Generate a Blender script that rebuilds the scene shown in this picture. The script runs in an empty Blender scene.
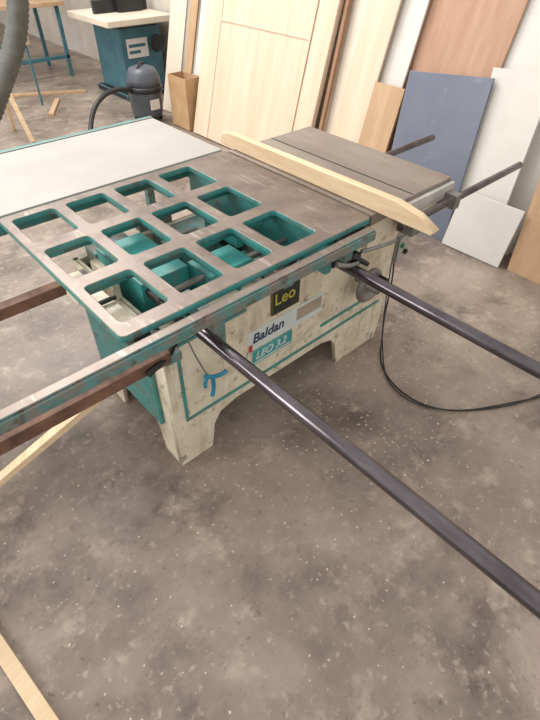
import bpy, bmesh, math, random
from mathutils import Vector, Matrix
random.seed(7)
scn=bpy.context.scene
scn.view_settings.view_transform='Standard'
COL=bpy.context.collection

# ---------------------------------------------------------------- camera
f=481.0
CX=Vector((715,440,-f)).normalized(); CY=Vector((-610,465,-f)); CY=(CY-CX*CY.dot(CX)).normalized(); CZ=CX.cross(CY)
M=Matrix((CX,CY,CZ)).to_4x4(); M.translation=Vector((0,0,1.65))
cd=bpy.data.cameras.new("camera"); cam=bpy.data.objects.new("camera",cd); COL.objects.link(cam)
cam.matrix_world=M; cd.sensor_fit='VERTICAL'; cd.sensor_height=36; cd.lens=36*f/720; cd.clip_start=.02
scn.camera=cam

# ---------------------------------------------------------------- materials
def lin(c): 
    return tuple(((v/255.)/12.92 if v/255.<=.04045 else ((v/255.+.055)/1.055)**2.4) for v in c)+(1,)
def mat(name,c1,c2=None,rough=.5,metal=0,scale=8,detail=6,lo=.35,hi=.65,stretch=(1,1,1),bump=0.0,c3=None,s3=30,t3=(.6,.7),spec=.5,rvar=0):
    m=bpy.data.materials.new(name); m.use_nodes=True; nt=m.node_tree; N=nt.nodes; Lk=nt.links
    b=N["Principled BSDF"]; b.inputs["Metallic"].default_value=metal; b.inputs["Roughness"].default_value=rough
    b.inputs["Specular IOR Level"].default_value=spec
    if c2 is None:
        c2=tuple(max(0,v*.88) for v in c1)
    tc=N.new("ShaderNodeTexCoord"); mp=N.new("ShaderNodeMapping"); mp.inputs["Scale"].default_value=stretch
    Lk.new(tc.outputs["Object"],mp.inputs["Vector"])
    n=N.new("ShaderNodeTexNoise"); n.inputs["Scale"].default_value=scale; n.inputs["Detail"].default_value=detail; n.inputs["Roughness"].default_value=.65
    Lk.new(mp.outputs[0],n.inputs["Vector"])
    r=N.new("ShaderNodeValToRGB"); r.color_ramp.elements[0].position=lo; r.color_ramp.elements[1].position=hi
    r.color_ramp.elements[0].color=lin(c2); r.color_ramp.elements[1].color=lin(c1)
    Lk.new(n.outputs["Fac"],r.inputs[0]); out=r.outputs[0]
    if c3:
        n3=N.new("ShaderNodeTexNoise"); n3.inputs["Scale"].default_value=s3; n3.inputs["Detail"].default_value=8; n3.inputs["Roughness"].default_value=.7
        Lk.new(mp.outputs[0],n3.inputs["Vector"])
        r3=N.new("ShaderNodeValToRGB"); r3.color_ramp.elements[0].position=t3[0]; r3.color_ramp.elements[1].position=t3[1]
        Lk.new(n3.outputs["Fac"],r3.inputs[0])
        mx=N.new("ShaderNodeMixRGB"); Lk.new(r3.outputs[0],mx.inputs[0]); Lk.new(out,mx.inputs[1]); mx.inputs[2].default_value=lin(c3); out=mx.outputs[0]
    Lk.new(out,b.inputs["Base Color"])
    if rvar:
        mr=N.new("ShaderNodeMapRange"); mr.inputs[3].default_value=rough-rvar; mr.inputs[4].default_value=rough+rvar
        mr.inputs[1].default_value=.3; mr.inputs[2].default_value=.7
        Lk.new(n.outputs["Fac"],mr.inputs[0]); Lk.new(mr.outputs[0],b.inputs["Roughness"])
    if bump:
        bp=N.new("ShaderNodeBump"); bp.inputs["Strength"].default_value=bump; bp.inputs["Distance"].default_value=.01
        Lk.new(n.outputs["Fac"],bp.inputs["Height"]); Lk.new(bp.outputs[0],b.inputs["Normal"])
    return m

def layer(m,scale,pos,color,kind='noise',invert=False,fac=1.0,detail=4,stretch=(1,1,1)):
    nt=m.node_tree; N=nt.nodes; Lk=nt.links; b=N["Principled BSDF"]
    cur=b.inputs["Base Color"].links[0].from_socket
    tc=[n for n in N if n.type=='TEX_COORD'][0]
    mp=N.new("ShaderNodeMapping"); mp.inputs["Scale"].default_value=stretch; mp.inputs["Location"].default_value=(scale,3,1)
    Lk.new(tc.outputs["Object"],mp.inputs["Vector"])
    if kind=='noise':
        n=N.new("ShaderNodeTexNoise"); n.inputs["Detail"].default_value=detail; n.inputs["Roughness"].default_value=.65; o=n.outputs["Fac"]
    else:
        n=N.new("ShaderNodeTexVoronoi"); o=n.outputs["Distance"]; n.inputs["Randomness"].default_value=1
    n.inputs["Scale"].default_value=scale
    Lk.new(mp.outputs[0],n.inputs["Vector"])
    r=N.new("ShaderNodeValToRGB"); r.color_ramp.elements[0].position=pos[0]; r.color_ramp.elements[1].position=pos[1]
    a,c=(fac,0) if invert else (0,fac)
    r.color_ramp.elements[0].color=(a,a,a,1); r.color_ramp.elements[1].color=(c,c,c,1)
    Lk.new(o,r.inputs[0]); mx=N.new("ShaderNodeMixRGB"); Lk.new(r.outputs[0],mx.inputs[0]); Lk.new(cur,mx.inputs[1]); mx.inputs[2].default_value=lin(color)
    Lk.new(mx.outputs[0],b.inputs["Base Color"])

TEAL=mat("teal_paint",(72,150,146),(56,126,124),rough=.42,scale=9,c3=(110,120,110),s3=14,t3=(.50,.68))
layer(TEAL,22,(.57,.65),(96,76,64),fac=.7,detail=8)
TEALD=mat("teal_paint_worn",(86,142,138),(80,112,108),rough=.5,scale=18,c3=(126,116,108),s3=12,t3=(.43,.56))
layer(TEALD,24,(.57,.63),(96,70,56),fac=.8,detail=8)
CREAM=mat("cream_paint",(228,219,197),(208,196,172),rough=.45,scale=6,c3=(158,138,110),s3=4,t3=(.51,.74))
layer(CREAM,26,(.58,.68),(106,92,74),fac=.75,detail=6)
layer(CREAM,9,(.53,.72),(140,116,90),fac=.6,detail=8,stretch=(2,2,.3))
STEEL=mat("worn_table_steel",(138,123,113),(112,98,89),rough=.38,metal=.3,scale=5,detail=10,c3=(92,77,68),s3=6,t3=(.46,.74),rvar=.1)
layer(STEEL,40,(.58,.68),(170,158,148),fac=.6,stretch=(1,.15,1))
layer(STEEL,14,(.59,.69),(120,82,60),fac=.6,detail=8)
STEEL2=mat("worn_table_steel_light",(150,139,130),(124,112,104),rough=.42,metal=.25,scale=7,c3=(166,156,146),s3=25,t3=(.62,.75),stretch=(1,.2,1))
layer(STEEL2,14,(.60,.70),(118,90,74),fac=.5,detail=8)
ROD=mat("polished_dark_rod",(114,108,112),(78,72,76),rough=.17,metal=.85,scale=14,stretch=(1,.3,1),c3=(114,86,74),s3=12,t3=(.60,.74))
RUST=mat("rusty_steel",(132,96,78),(90,64,52),rough=.7,scale=18,metal=.1)
WHITE=mat("white_laminate",(176,170,164),(164,158,152),rough=.5,scale=3)
WOOD=mat("pale_pine",(226,202,168),(210,182,144),rough=.6,scale=7,stretch=(6,.6,6))
DARK=mat("black_plastic",(34,34,36),(22,22,24),rough=.45)
BLACK=mat("dark_interior",(32,38,38),(18,22,22),rough=.8)
GREY=mat("grey_metal",(146,144,140),(112,110,106),rough=.4,metal=.4)
BLUE=mat("blue_plastic",(40,140,170),(30,120,150),rough=.35)

# ---------------------------------------------------------------- helpers
def empty(name,loc=(0,0,0)):
    e=bpy.data.objects.new(name,None); e.location=loc; COL.objects.link(e); return e
def finish(name,me,mats,parent,smooth=False):
    o=bpy.data.objects.new(name,me); COL.objects.link(o)
    for m in (mats if isinstance(mats,(list,tuple)) else [mats]): me.materials.append(m)
    if smooth:
        for p in me.polygons: p.use_smooth=True
    if parent: o.parent=parent
    return o
def bm_box(bm,x0,x1,y0,y1,z0,z1,bev=0,mi=0):
    r=bmesh.ops.create_cube(bm,size=1); vs=r["verts"]
    for v in vs:
        v.co=Vector(((x0+x1)/2+v.co.x*(x1-x0),(y0+y1)/2+v.co.y*(y1-y0),(z0+z1)/2+v.co.z*(z1-z0)))
    fs=set(fc for v in vs for fc in v.link_faces)
    for fc in fs: fc.material_index=mi
    if bev:
        bmesh.ops.bevel(bm,geom=list(set(e for v in vs for e in v.link_edges)),offset=bev,segments=2,affect='EDGES',profile=.6)
def box(name,x0,x1,y0,y1,z0,z1,m,parent=None,bev=.003):
    bm=bmesh.new(); bm_box(bm,x0,x1,y0,y1,z0,z1,bev)
    me=bpy.data.meshes.new(name); bm.to_mesh(me); bm.free(); return finish(name,me,m,parent)
def boxes(name,lst,mats,parent=None,bev=.003):
    bm=bmesh.new()
    for b in lst: bm_box(bm,*b[:6],bev,b[6] if len(b)>6 else 0)
    me=bpy.data.meshes.new(name); bm.to_mesh(me); bm.free(); return finish(name,me,mats,parent)
def beam(name,p0,p1,w,h,m,parent=None,up=(0,0,1),bev=.002):
    p0=Vector(p0);p1=Vector(p1);d=p1-p0;L=d.length;a=d.normalized();s=a.cross(Vector(up)).normalized();u=s.cross(a)
    bm=bmesh.new(); bm_box(bm,0,L,-w/2,w/2,-h/2,h/2,bev)
    T=Matrix((a,-s,u)).transposed().to_4x4(); T.translation=p0
    me=bpy.data.meshes.new(name); bm.to_mesh(me); bm.free(); o=finish(name,me,m,None); o.matrix_world=T
    if parent: o.parent=parent
    return o
def curve_mesh(name,cu,m,parent,smooth=True,xf=None):
    t=bpy.data.objects.new("tmp",cu); COL.objects.link(t)
    dg=bpy.context.evaluated_depsgraph_get(); me=bpy.data.meshes.new_from_object(t.evaluated_get(dg)); 
    bpy.data.objects.remove(t); me.name=name; me.materials.clear()
    if xf is not None: me.transform(xf)
    return finish(name,me,m,parent,smooth)
def tube(name,pts,r,m,parent=None,smooth=True,cyc=False,res=4):
    cu=bpy.data.curves.new(name,'CURVE'); cu.dimensions='3D'; cu.bevel_depth=r; cu.bevel_resolution=res; cu.use_fill_caps=True
    if smooth and len(pts)>2:
        s=cu.splines.new('NURBS'); s.points.add(len(pts)-1); s.order_u=4; s.use_endpoint_u=not cyc; s.resolution_u=8
    else:
        s=cu.splines.new('POLY'); s.points.add(len(pts)-1)
    for p,q in zip(s.points,pts): p.co=(*q,1)
    s.use_cyclic_u=cyc
    return curve_mesh(name,cu,m,parent)
def rrect(x0,x1,y0,y1,r,n=5):
    P=[]
    for cx,cy,a0 in ((x1-r,y1-r,0),(x0+r,y1-r,90),(x0+r,y0+r,180),(x1-r,y0+r,270)):
        for i in range(n+1):
            a=math.radians(a0+90*i/n); P.append((cx+r*math.cos(a),cy+r*math.sin(a)))
    return P
def plate(name,loops,z0,z1,mats,parent,sidemat=None,bev=.002,xf=None):
    cu=bpy.data.curves.new(name,'CURVE'); cu.dimensions='2D'; cu.fill_mode='BOTH'; cu.extrude=(z1-z0)/2-bev; cu.bevel_depth=bev; cu.bevel_resolution=1; cu.offset=-bev
    for lp in loops:
        s=cu.splines.new('POLY'); s.points.add(len(lp)-1); s.use_cyclic_u=True
        for p,q in zip(s.points,lp): p.co=(q[0],q[1],0,1)
    T=Matrix.Translation((0,0,(z0+z1)/2))
    if xf is not None: T=xf@T
    o=curve_mesh(name,cu,mats,parent,False,T)
    if sidemat is not None:
        ax=(xf.to_3x3()@Vector((0,0,1))) if xf is not None else Vector((0,0,1))
        for p in o.data.polygons:
            if abs(p.normal.dot(ax))<.5: p.material_index=sidemat
    return o
def lathe(name,prof,center,m,parent=None,axis='Z',seg=32):
    bm=bmesh.new(); rings=[]
    for r,h in prof:
        rings.append([bm.verts.new((r*math.cos(2*math.pi*i/seg),r*math.sin(2*math.pi*i/seg),h)) for i in range(seg)])
    for a,b in zip(rings,rings[1:]):
        for i in range(seg): bm.faces.new((a[i],a[(i+1)%seg],b[(i+1)%seg],b[i]))
    bm.faces.new(rings[0][::-1]); bm.faces.new(rings[-1])
    bmesh.ops.recalc_face_normals(bm,faces=bm.faces)
    T=Matrix.Translation(center)
    if axis=='Y': T=T@Matrix.Rotation(math.pi/2,4,'X')
    if axis=='X': T=T@Matrix.Rotation(math.pi/2,4,'Y')
    bm.transform(T); me=bpy.data.meshes.new(name); bm.to_mesh(me); bm.free()
    return finish(name,me,m,parent,True)
def text(name,s,size,loc,m,parent,rot,shear=0,ext=.0008,sx=1,off=.02):
    cu=bpy.data.curves.new(name,'FONT'); cu.body=s; cu.size=size; cu.extrude=ext; cu.shear=shear; cu.offset=size*off
    return curve_mesh(name,cu,m,parent,False,Matrix.Translation(loc)@rot@Matrix.Diagonal((sx,1,1,1)))
RFRONT=Matrix.Rotation(math.pi/2,4,'X')     # facing -Y
def adopt(parent,objs):
    l=parent.location
    for o in objs: o.parent=parent; o.matrix_parent_inverse=Matrix.Translation(-l)

# ---------------------------------------------------------------- room
fm=mat("dirty_concrete",(160,145,133),(112,98,88),rough=.48,scale=1.6,detail=14,lo=.34,hi=.66,bump=.14,c3=(84,72,64),s3=1.9,t3=(.48,.74),rvar=.16)
layer(fm,.9,(.50,.68),(184,168,154),fac=.55,detail=10)
layer(fm,3.2,(.53,.68),(78,67,59),fac=.7,detail=14)
layer(fm,6,(.55,.66),(190,174,158),fac=.5,detail=14)
layer(fm,30,(.58,.66),(192,178,162),fac=.45,detail=6)
layer(fm,34,(.62,.70),(60,52,48),fac=.5,detail=4)
layer(fm,13,(.03,.05),(220,212,202),'vor',True,.8)
box("floor",-4,3.6,-3,12,-.1,0,fm,bev=0)
WALL=mat("wall_plaster",(215,208,198),(190,182,170),rough=.8,scale=2)
box("wall_right",3.6,3.7,-3,12,0,3,WALL,bev=0)
box("wall_back",-4,3.6,12,12.1,0,3,WALL,bev=0)

# ---------------------------------------------------------------- table saw
saw=empty("table_saw",(1.13,1.33,0)); 
PW=[]
def P(o): PW.append(o); return o
def XZ(loops,y0,y1,name,mats,side=None):
    T=Matrix(((1,0,0,0),(0,0,-1,0),(0,1,0,0),(0,0,0,1)))
    return P(plate(name,loops,-y1,-y0,mats,None,side,xf=T))
outline=[(.51,0),(.665,0),(.685,.13),(.72,.18),(.80,.20),(1.30,.20),(1.37,.18),(1.405,.13),(1.43,0),(1.73,0),(1.75,.12),(1.75,.70),(.51,.70)]
XZ([outline],1.05,1.075,"front_panel",CREAM)
XZ([outline],1.60,1.625,"back_panel",CREAM)
def YZ(loops,x0,x1,name,mats):
    T=Matrix(((0,0,1,0),(1,0,0,0),(0,1,0,0),(0,0,0,1)))
    return P(plate(name,loops,x0,x1,mats,None,xf=T))
sideo=[(1.06,0),(1.17,0),(1.19,.13),(1.22,.18),(1.45,.18),(1.48,.13),(1.50,0),(1.615,0),(1.615,.70),(1.06,.70)]
YZ([sideo],.512,.53,"left_panel",CREAM)
YZ([sideo],1.73,1.748,"right_panel",CREAM)
P(box("left_teal_panel",.495,.511,1.13,1.60,.20,.66,TEAL))
P(box("cabinet_top",.53,1.73,1.076,1.6,.60,.63,TEAL))
TEALB=mat("teal_tray",(76,176,170),(60,154,148),rough=.45,scale=7,c3=(120,150,142),s3=12,t3=(.54,.7))
P(boxes("interior_parts",[(.56,.74,1.20,1.5,.631,.775,4),(.75,.93,1.09,1.22,.631,.775,4),(.60,.70,1.10,1.185,.631,.70,2),(.77,.93,1.28,1.42,.631,.76,3),
   (.84,1.08,1.46,1.60,.631,.70,1),(1.1,1.3,1.1,1.5,.631,.69,2),(.95,1.12,1.09,1.20,.631,.72,0),(.95,1.11,1.05,1.08,.70,.76,2),(1.0,1.03,1.10,1.40,.72,.76,3),
   (.56,.72,1.52,1.60,.631,.74,1),(.98,1.10,1.25,1.35,.70,.75,2),(.62,.66,1.14,1.18,.70,.74,3),(.97,1.0,1.22,1.42,.74,.80,4),(.60,.68,1.62,1.68,.66,.76,2),(.80,.95,1.62,1.66,.70,.78,3)],[TEAL,TEALD,BLACK,GREY,TEALB]))
P(tube("interior_shaft",[(.57,1.13,.76),(1.12,1.13,.76)],.011,GREY,smooth=False))
P(boxes("front_stripes",[(.56,1.70,1.044,1.051,.243,.255),(.56,.572,1.044,1.051,.255,.62),(1.28,1.70,1.044,1.051,.31,.322),(.56,.86,1.044,1.051,.61,.622)],TEAL,bev=.001))
P(boxes("cabinet_flange",[(.50,1.76,1.035,1.06,.675,.70),(.50,.52,1.06,1.62,.675,.70)],CREAM))
P(boxes("flange_bolts",[(x,x+.016,1.028,1.036,.679,.695) for x in (.6,.85,1.1,1.35,1.6)],GREY,bev=.002))
# badge
BAD=mat("badge_black",(44,48,40),(34,38,32),rough=.4); YEL=mat("badge_yellow",(190,186,70),(170,166,60)); OL=mat("badge_rim",(110,108,60),(90,88,50))
P(boxes("badge_plate",[(.98,1.125,1.042,1.051,.525,.655),(.984,1.121,1.0405,1.043,.529,.651,1)],[OL,BAD],bev=.0008))
P(text("badge_lettering","Leo",.072,(.990,1.0395,.570),YEL,None,RFRONT,sx=1.0,off=.008))
STW=mat("sticker_white",(210,218,214),(196,204,200)); STT=mat("sticker_teal",(60,160,160),(50,140,140)); STB=mat("sticker_ink",(40,60,90),(30,50,80)); RED=mat("sticker_red",(190,60,50),(170,50,40))
P(boxes("maker_sticker",[(.865,1.27,1.046,1.051,.405,.50),(.885,1.10,1.046,1.051,.325,.398,1),(.892,1.092,1.0445,1.047,.332,.338,0),(.865,.885,1.0445,1.047,.405,.44,2),(1.12,1.265,1.0445,1.047,.43,.49,3)],[STW,STT,RED,mat("sticker_grey",(175,160,142),(158,142,126))],bev=.0008))
P(text("maker_lettering","Baldan",.062,(.885,1.0455,.44),STB,None,RFRONT,shear=.2))
P(text("model_lettering","LEO 3.2",.05,(.90,1.0455,.35),STW,None,RFRONT,shear=.3))

# slotted sliding table
loops=[rrect(.345,1.335,.915,1.75,.02)]
for (a,c) in ((.378,.527),(.571,.720),(.765,.914),(.961,1.112)):
    for (y0,y1) in ((.972,1.183),(1.242,1.448),(1.507,1.708)):
        loops.append(rrect(a,c,y0,y1,.015,4))
P(plate("slotted_table",loops,.838,.86,[STEEL,TEAL],None,sidemat=1,bev=.0025))
P(boxes("slotted_table_ribs",[(.545,.555,.93,1.74,.81,.837),(.738,.748,.93,1.74,.81,.837),(.933,.943,.93,1.74,.81,.837),(1.13,1.16,.93,1.74,.70,.837),(.36,1.13,1.205,1.215,.81,.837),(.36,1.13,1.475,1.485,.81,.837)],TEAL))
# front guide rail
P(boxes("front_guide_rail",[(-.9,1.30,.862,.905,.806,.838),(-.9,1.30,.868,.899,.838,.844,1)],[TEALD,STEEL]))
P(boxes("guide_rail_brackets",[(.60,.64,.875,1.05,.70,.805),(1.16,1.20,.875,1.05,.76,.805),(1.16,1.20,1.0,1.05,.70,.76),(.9,.94,.9,1.05,.76,.805)],[TEALD]))
# white extension table
P(boxes("extension_table",[(-.7,1.335,1.765,2.335,.835,.86),(-.7,1.335,2.336,2.36,.80,.865,1),(-.7,1.33,1.762,1.79,.79,.833,1)],[WHITE,TEAL]))
P(boxes("extension_table_supports",[(.4,.44,1.8,2.33,.78,.834),(1.2,1.24,1.6,2.33,.74,.834),(1.2,1.24,2.26,2.30,0,.74),(-.5,-.46,2.26,2.30,0,.834)],TEALD))
# main cast table
P(boxes("main_table",[(1.35,1.862,.925,1.735,.815,.86),(1.345,1.351,.925,1.735,.815,.858,1)],[STEEL2,STEEL],bev=.005))
P(boxes("main_table_apron",[(1.38,1.84,.945,.97,.70,.815),(1.84,1.86,.93,1.73,.74,.815),(1.36,1.84,1.69,1.72,.70,.815),(1.5,1.7,1.0,1.6,.70,.814)],CREAM))
P(boxes("table_slots",[(1.597,1.603,.93,1.73,.8595,.8608),(1.45,1.453,1.1,1.6,.8595,.8612)],BLACK,bev=0))
P(boxes("table_side_extrusion",[(1.50,1.862,.905,.924,.79,.845)],mat("aluminium",(214,210,204),(184,180,176),rough=.4,metal=.2)))
# long rods towards the viewer
for i,x in enumerate((.59,1.18)):
    P(tube("support_rod_%d"%(i+1),[(x,1.25,.74),(x,-.75,.74)],.0205,ROD,smooth=False,res=8))
P(lathe("rod_collar",[(.021,-.02),(.031,-.018),(.031,.018),(.021,.02)],(1.18,.95,.74),DARK,axis='Y'))
P(lathe("rod_collar_2",[(.021,-.02),(.029,-.018),(.029,.018),(.021,.02)],(.59,1.02,.74),DARK,axis='Y'))
# rods to the right
P(tube("rip_rail_front",[(1.45,.865,.80),(2.36,.865,.80)],.015,ROD,smooth=False,res=6))
P(tube("rip_rail_back",[(1.6,1.335,.80),(2.36,1.335,.80)],.015,ROD,smooth=False,res=6))
P(boxes("rip_rail_mounts",[(1.52,1.58,.85,.924,.74,.82),(1.80,1.84,.85,.93,.76,.82)],GREY))
P(beam("rear_support_bracket",(1.86,1.10,.76),(2.02,1.10,.74),.03,.03,CREAM))
# rusty bars left
P(beam("rusty_bar_front",(-.9,.935,.715),(.475,.935,.715),.035,.040,RUST))
P(beam("rusty_bar_back",(-.9,1.47,.70),(.50,1.47,.70),.04,.04,RUST))
P(boxes("bar_brackets",[(.46,.515,.925,1.06,.68,.71),(.44,.50,1.45,1.5,.66,.72)],TEALD))
P(beam("sliding_arm",(.44,1.45,.72),(.44,1.06,.74),.05,.06,CREAM))
P(beam("arm_tip",(.44,1.06,.74),(.44,1.0,.742),.055,.065,DARK))
P(tube("arm_pin",[(.40,1.2,.775),(.47,1.2,.775)],.008,DARK,smooth=False))
P(boxes("arm_clamp_block",[(.50,.525,1.28,1.42,.70,.79),(.38,.41,1.28,1.36,.74,.78)],CREAM))
# hand wheel
P(lathe("handwheel",[(.02,.05),(.022,0),(.045,-.002),(.055,.008),(.070,.014),(.080,.004),(.080,-.008),(.068,-.016),(.05,-.012),(.03,-.02),(.018,-.035)][::-1],(1.49,.975,.47),GREY,axis='Y'))
P(tube("handwheel_shaft",[(1.49,1.05,.47),(1.49,.965,.47)],.012,GREY,smooth=False))
P(tube("handwheel_knob",[(1.535,.965,.50),(1.535,.92,.50)],.011,DARK,smooth=False))
# lock levers / knobs at front rail
P(lathe("rail_lock_knob",[(.005,-.02),(.022,-.018),(.024,.01),(.01,.015),(.008,.06)],(1.22,.88,.76),DARK,axis='Y'))
P(tube("lock_lever",[(1.10,.86,.79),(1.16,.84,.76),(1.24,.86,.75)],.008,GREY))
P(tube("lock_lever_2",[(1.24,.87,.78),(1.33,.84,.78),(1.38,.83,.79)],.007,GREY))
P(tube("black_handle",[(.52,.97,.70),(.48,.93,.715),(.43,.915,.72),(.39,.905,.71)],.010,DARK))
# blue clamp hanging
P(tube("clamp_stem",[(.585,1.02,.69),(.60,1.0,.58),(.64,.99,.47)],.003,GREY))
P(tube("clamp_handle_a",[(.625,.99,.485),(.65,.985,.46),(.69,.98,.455),(.71,.98,.465)],.008,BLUE))
P(tube("clamp_handle_b",[(.65,.985,.465),(.655,.98,.43),(.64,.98,.385)],.008,BLUE))
P(tube("clamp_jaw",[(.64,.99,.485),(.612,.985,.455),(.62,.985,.44)],.007,BLUE))
# switch box + cable
P(boxes("switch_box",[(1.75,1.84,1.04,1.11,.44,.58),(1.758,1.832,1.033,1.04,.45,.57,1)],[GREY,mat("switch_face",(170,168,162),(150,148,142))]))
P(tube("switch_button",[(1.78,1.034,.53),(1.78,1.025,.53)],.012,mat("green_button",(40,120,70)),smooth=False))
P(tube("stop_button",[(1.81,1.034,.49),(1.81,1.020,.49)],.012,DARK,smooth=False))
P(tube("power_cable",[(1.80,1.07,.44),(1.82,1.06,.3),(1.80,1.06,.1),(1.74,1.0,.008),(1.58,.9,.008),(1.50,.75,.008),(1.50,.58,.008),(1.60,.45,.008),(1.8,.32,.008),(2.0,.24,.008),(2.3,.2,.008)],.004,DARK))
P(tube("power_cable_2",[(1.78,1.07,.44),(1.77,1.05,.3),(1.70,1.0,.1),(1.62,.9,.008),(1.50,.8,.012),(1.46,.62,.008),(1.62,.42,.012),(1.9,.30,.008),(2.1,.16,.008),(2.3,.05,.008)],.003,DARK))
adopt(saw,PW)

# wooden fence board on the table (shaped ends)
fe=[(.70,0),(1.82,0),(1.82,.045),(1.76,.060),(.86,.066),(.76,.05),(.69,.018)]
T=Matrix(((0,0,1,0),(1,0,0,0),(0,1,0,0),(0,0,0,1)))
plate("wooden_fence",[fe],1.372,1.405,WOOD,None,xf=Matrix.Translation((0,0,.862))@T,bev=.003)

# off-cuts at lower left
beam("timber_prop",(.285,.965,.675),(-.49,1.33,.02),.035,.02,WOOD)
beam("timber_batten",(-.36,1.6,.012),(-.185,.1,.012),.042,.02,WOOD)

# ---------------------------------------------------------------- leaning boards on right
A=math.atan(.26)
def board(name,y0,y1,L,x,t,m,z=0,roll=0,extra=None,lean=A,mats=None):
    bm=bmesh.new(); bm_box(bm,-t,0,0,y1-y0,0,L,.002)
    if extra:
        for e in extra: bm_box(bm,*e[:6],.001,e[6] if len(e)>6 else 0)
    me=bpy.data.meshes.new(name); bm.to_mesh(me); bm.free()
    o=finish(name,me,mats or m,None)
    o.matrix_world=Matrix.Translation((x,y0,z))@Matrix.Rotation(lean,4,'Y')@Matrix.Rotation(roll,4,'X')
    return o
PANEL=mat("pale_veneer",(226,205,182),(216,191,166),rough=.55,scale=3,stretch=(4,4,.4))
PANELD=mat("groove_brown",(160,122,94),(140,104,78),rough=.6)
CREAMB=mat("cream_board",(226,213,196),(216,201,182),rough=.6,scale=3)
WB=mat("white_board",(224,220,213),(212,207,199),rough=.55,scale=2)
PLY=mat("red_plywood",(192,154,128),(174,132,106),rough=.6,scale=4,stretch=(3,3,.4))
TAN=mat("tan_board",(198,166,132),(180,146,112),rough=.65,scale=4,stretch=(3,3,.5))
BG=mat("blue_grey_laminate",(112,118,132),(101,107,124),rough=.4,scale=2,c3=(128,134,146),s3=6,t3=(.6,.7))
board("veneer_door_panel",2.72,4.22,1.9,2.88,.035,None,extra=[(-.042,-.035,1.27,1.285,.0,1.9,0),(-.042,-.035,.20,.215,.0,1.9,0),(-.042,-.035,.215,1.27,.95,.965,0),(-.0365,-.035,1.285,1.292,0,1.9,1),(-.0365,-.035,.19,.20,0,1.9,1),(-.0375,-.035,0,.010,0,1.9,1)],mats=[PANEL,PANELD])
board("timber_strip",2.63,2.66,1.7,2.90,.03,PANELD,roll=-.03)
board("cream_board",2.36,2.69,1.9,2.95,.02,CREAMB)
board("tan_board",2.30,2.56,1.8,2.925,.018,PANEL,roll=.02)
board("white_board",2.10,2.42,1.7,2.975,.018,WB)
board("tan_offcut_board",2.02,2.27,.80,2.89,.02,TAN)
board("red_plywood_sheet",1.50,2.36,1.7,3.02,.018,PLY)
board("blue_grey_panel",1.36,1.93,.97,2.885,.02,BG,roll=-.10)
board("white_board",.98,1.52,1.75,3.05,.018,WB)
board("white_board",1.06,1.42,1.04,2.925,.018,WB,roll=-.08)
board("cream_board",.55,1.06,1.75,3.09,.018,CREAMB)
board("white_offcut_board",.95,1.36,.36,2.86,.016,WB)
board("tan_offcut_board",.50,.90,.62,2.90,.02,TAN,roll=-.12)
board("white_board",.30,.84,1.3,2.97,.018,WB)
board("white_board",4.28,4.55,1.6,3.05,.018,WB)
board("tan_board",4.60,4.72,1.6,3.05,.018,TAN)
board("white_board",4.78,5.05,1.5,3.05,.018,CREAMB)

# cardboard box
CB=mat("cardboard",(196,162,122),(178,142,104),rough=.8)
boxes("cardboard_box",[(2.84,3.02,4.27,4.275,0,.46),(2.84,3.02,4.56,4.565,0,.46),(2.84,2.845,4.275,4.56,0,.46),(3.015,3.02,4.275,4.56,0,.46),(2.84,3.02,4.27,4.56,0,.006)],CB,bev=0)

# ---------------------------------------------------------------- shop vacuum
vac=empty("shop_vacuum",(2.68,4.80,0))
VG=mat("vac_grey",(88,94,102),(72,78,86),rough=.4); VB=mat("vac_black",(40,41,44),(30,31,34),rough=.4)
vx=2.70
vp=[lathe("drum",[(.14,.06),(.155,.10),(.165,.28),(.17,.30)],(vx,4.80,0),VG),
    lathe("drum_band",[(.175,.295),(.178,.31),(.178,.335),(.17,.345)],(vx,4.80,0),VB),
    lathe("motor_head",[(.168,.346),(.165,.40),(.145,.45),(.125,.49),(.06,.51)],(vx,4.80,0),VG),
    tube("carry_handle",[(vx-.07,4.75,.49),(vx-.07,4.75,.55),(vx+.06,4.86,.55),(vx+.06,4.86,.49)],.012,VB),
    boxes("drum_label",[(vx-.05,vx+.05,4.628,4.64,.15,.24)],WB,bev=.001),
    boxes("caster_base",[(vx-.15,vx+.15,4.78,4.82,.03,.07),(vx-.02,vx+.02,4.65,4.95,.03,.07)],VB)]
for i,(dx,dy) in enumerate(((.14,0),(-.14,0),(0,.14),(0,-.14))):
    vp.append(lathe("caster_%d"%(i+1),[(.02,-.012),(.03,-.01),(.03,.01),(.02,.012)],(vx+dx,4.80+dy,.03),VB,axis='X',seg=16))
vp.append(tube("vac_hose",[(vx-.16,4.76,.32),(2.40,4.72,.38),(2.17,4.66,.38),(2.0,4.6,.24),(1.9,4.5,.08),(1.8,4.3,.025),(1.7,4.0,.025)],.022,VB))
adopt(vac,vp)

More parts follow.
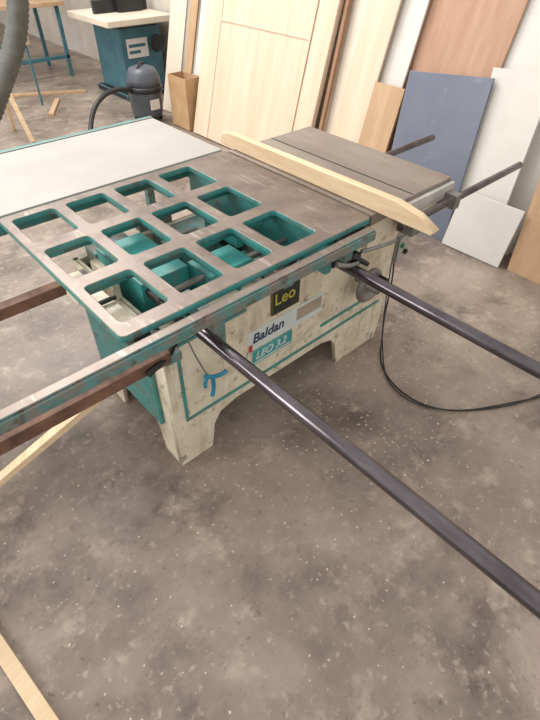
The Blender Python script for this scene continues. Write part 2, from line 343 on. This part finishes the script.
# ---------------------------------------------------------------- spindle moulder behind
sm=empty("spindle_moulder",(3.1,5.9,0))
GB=mat("machine_blue_green",(72,118,130),(60,100,112),rough=.45)
q=.27
sp=[boxes("body",[(2.68+q,3.18+q,5.6,6.2,.06,.68),(2.62+q,3.22+q,5.55,6.25,0,.06,1)],[GB,VB],bev=.01),
    boxes("work_table",[(2.48+q,3.28+q,5.45,6.35,.72,.78),(2.75+q,3.15+q,5.65,6.15,.68,.72,1)],[CREAMB,VB],bev=.008),
    boxes("fence_hood",[(2.85+q,3.15+q,5.85,6.1,.78,.95),(2.6+q,2.85+q,5.92,5.98,.78,.90),(3.15+q,3.25+q,5.92,5.98,.78,.90)],[VB],bev=.01),
    boxes("front_label",[(2.74+q,3.00+q,5.592,5.60,.40,.58),(2.76+q,2.97+q,5.590,5.592,.50,.53,1),(2.76+q,2.90+q,5.590,5.592,.44,.47,1)],[WB,GB],bev=0),
    boxes("door_panel",[(2.76+q,3.14+q,5.588,5.6,.12,.36)],[GB],bev=.004),
    lathe("handwheel",[(.02,-.03),(.03,0),(.08,.005),(.085,.015),(.075,.02),(.02,.01)],(3.09+q,5.56,.52),VB,axis='Y')]
adopt(sm,sp)

# workbench frame further back
tb=empty("steel_workbench",(2.3,7.3,0))
tp=[boxes("bench_frame",[(2.1,2.14,7.0,7.04,0,.75),(2.9,2.94,7.0,7.04,0,.75),(2.1,2.14,7.7,7.74,0,.75),(2.9,2.94,7.7,7.74,0,.75),(2.1,2.94,7.0,7.04,.2,.24)],[GB]),
    box("bench_top",2.05,3.0,6.95,7.8,.75,.79,TAN)]
adopt(tb,tp)
# sawhorse at the far left
sh=empty("sawhorse",(1.2,5.2,0))
sp=[beam("top_rail",(.6,5.2,.5),(1.58,5.2,.5),.06,.04,WOOD)]
for i,(x,s) in enumerate(((.7,1),(.7,-1),(1.5,1),(1.5,-1))):
    sp.append(beam("leg_%d"%(i+1),(x,5.2+.03*s,.49),(x+(.04 if x>1 else -.04),5.2+.22*s,0),.035,.025,WOOD))
adopt(sh,sp)
# timber pieces on the floor
for i,(a,b_) in enumerate((((1.9,6.6,.0125),(2.7,6.2,.0125)),((2.0,5.6,.0125),(2.3,6.1,.0125)))):
    beam("timber_offcut",a,b_,.05,.025,TAN)

# ribbed extraction hose hanging at far left, and dark flexible duct
HB=mat("beige_hose",(172,158,138),(140,126,108),rough=.7)
dh=empty("extraction_hose",(2,6,0))
def ribbed(name,pts,r,m,n=70,amp=.08):
    P_=[Vector(p) for p in pts]; P_=[2*P_[0]-P_[1]]+P_+[2*P_[-1]-P_[-2]]
    C=[]
    seg=len(P_)-3
    for i in range(seg):
        for k in range(n//seg):
            t=k/(n//seg); p0,p1,p2,p3=P_[i:i+4]
            C.append(.5*((2*p1)+(p2-p0)*t+(2*p0-5*p1+4*p2-p3)*t*t+(3*p1-p0-3*p2+p3)*t**3))
    C.append(P_[-2])
    bm=bmesh.new(); rings=[]
    for i,c in enumerate(C):
        d=(C[min(i+1,len(C)-1)]-C[max(i-1,0)]).normalized(); s=d.cross(Vector((0,1,.1))).normalized(); u=s.cross(d)
        rr=r*(1+(amp if i%2 else -amp))
        rings.append([bm.verts.new(c+rr*(math.cos(2*math.pi*j/16)*s+math.sin(2*math.pi*j/16)*u)) for j in range(16)])
    for a,b in zip(rings,rings[1:]):
        for j in range(16): bm.faces.new((a[j],a[(j+1)%16],b[(j+1)%16],b[j]))
    bm.faces.new(rings[0][::-1]); bm.faces.new(rings[-1])
    me=bpy.data.meshes.new(name); bm.to_mesh(me); bm.free(); return finish(name,me,m,None,True)
o1=ribbed("hose",[(2.6,6.1,2.6),(2.45,6.1,1.6),(2.3,6.1,1.1),(2.12,6.1,.85),(2.08,6.05,.65)],.05,HB,n=100)
o2=tube("hose_cuff",[(2.08,6.06,.66),(2.09,6.03,.56)],.062,HB,smooth=False)
o3=tube("hose_stand",[(2.09,6.03,.56),(2.09,6.03,0)],.012,GB,smooth=False)
adopt(dh,(o1,o2,o3))
ribbed("flexible_duct",[(1.72,4.5,2.6),(1.66,4.5,1.5),(1.55,4.5,1.0),(1.30,4.5,.62),(.95,4.5,.25),(.5,4.5,.12)],.075,mat("dark_duct",(104,104,98),(82,82,78),rough=.6),n=120,amp=.05)

# floor sawdust chips (one mesh)
bm=bmesh.new()
for i in range(1100):
    if i<550: x=random.uniform(-.5,3); y=random.uniform(-.2,4)
    else: x=random.gauss(1.45,.5); y=random.gauss(.85,.32)
    s=random.uniform(.002,.0065)
    a=random.uniform(0,6.28)
    vs=[bm.verts.new((x+s*random.uniform(.5,1.2)*math.cos(a+k*1.57),y+s*random.uniform(.5,1.2)*math.sin(a+k*1.57),.0015)) for k in range(4)]
    bm.faces.new(vs)
me=bpy.data.meshes.new("sawdust_chips"); bm.to_mesh(me); bm.free(); finish("sawdust_chips",me,mat("chip",(210,196,176),(196,180,158),rough=.8),None)

# ---------------------------------------------------------------- light
wld=bpy.data.worlds.new("world"); scn.world=wld; wld.use_nodes=True
bgn=wld.node_tree.nodes["Background"]; bgn.inputs[0].default_value=(1,.975,.94,1); bgn.inputs[1].default_value=1.02
def area(name,loc,target,sx,sy,e,c=(1,1,1)):
    l=bpy.data.lights.new(name,'AREA'); l.shape='RECTANGLE'; l.size=sx; l.size_y=sy; l.energy=e; l.color=c
    o=bpy.data.objects.new(name,l); COL.objects.link(o); o.location=loc
    o.rotation_euler=(Vector(target)-Vector(loc)).to_track_quat('-Z','Y').to_euler(); return o
area("skylight",(1.2,5.0,4.2),(1.4,2.0,0),2.5,2,240,(1,.97,.93))
area("window_light",(-3.2,3.5,2.6),(2.8,2.8,.6),2.5,2,125,(1,.98,.95))
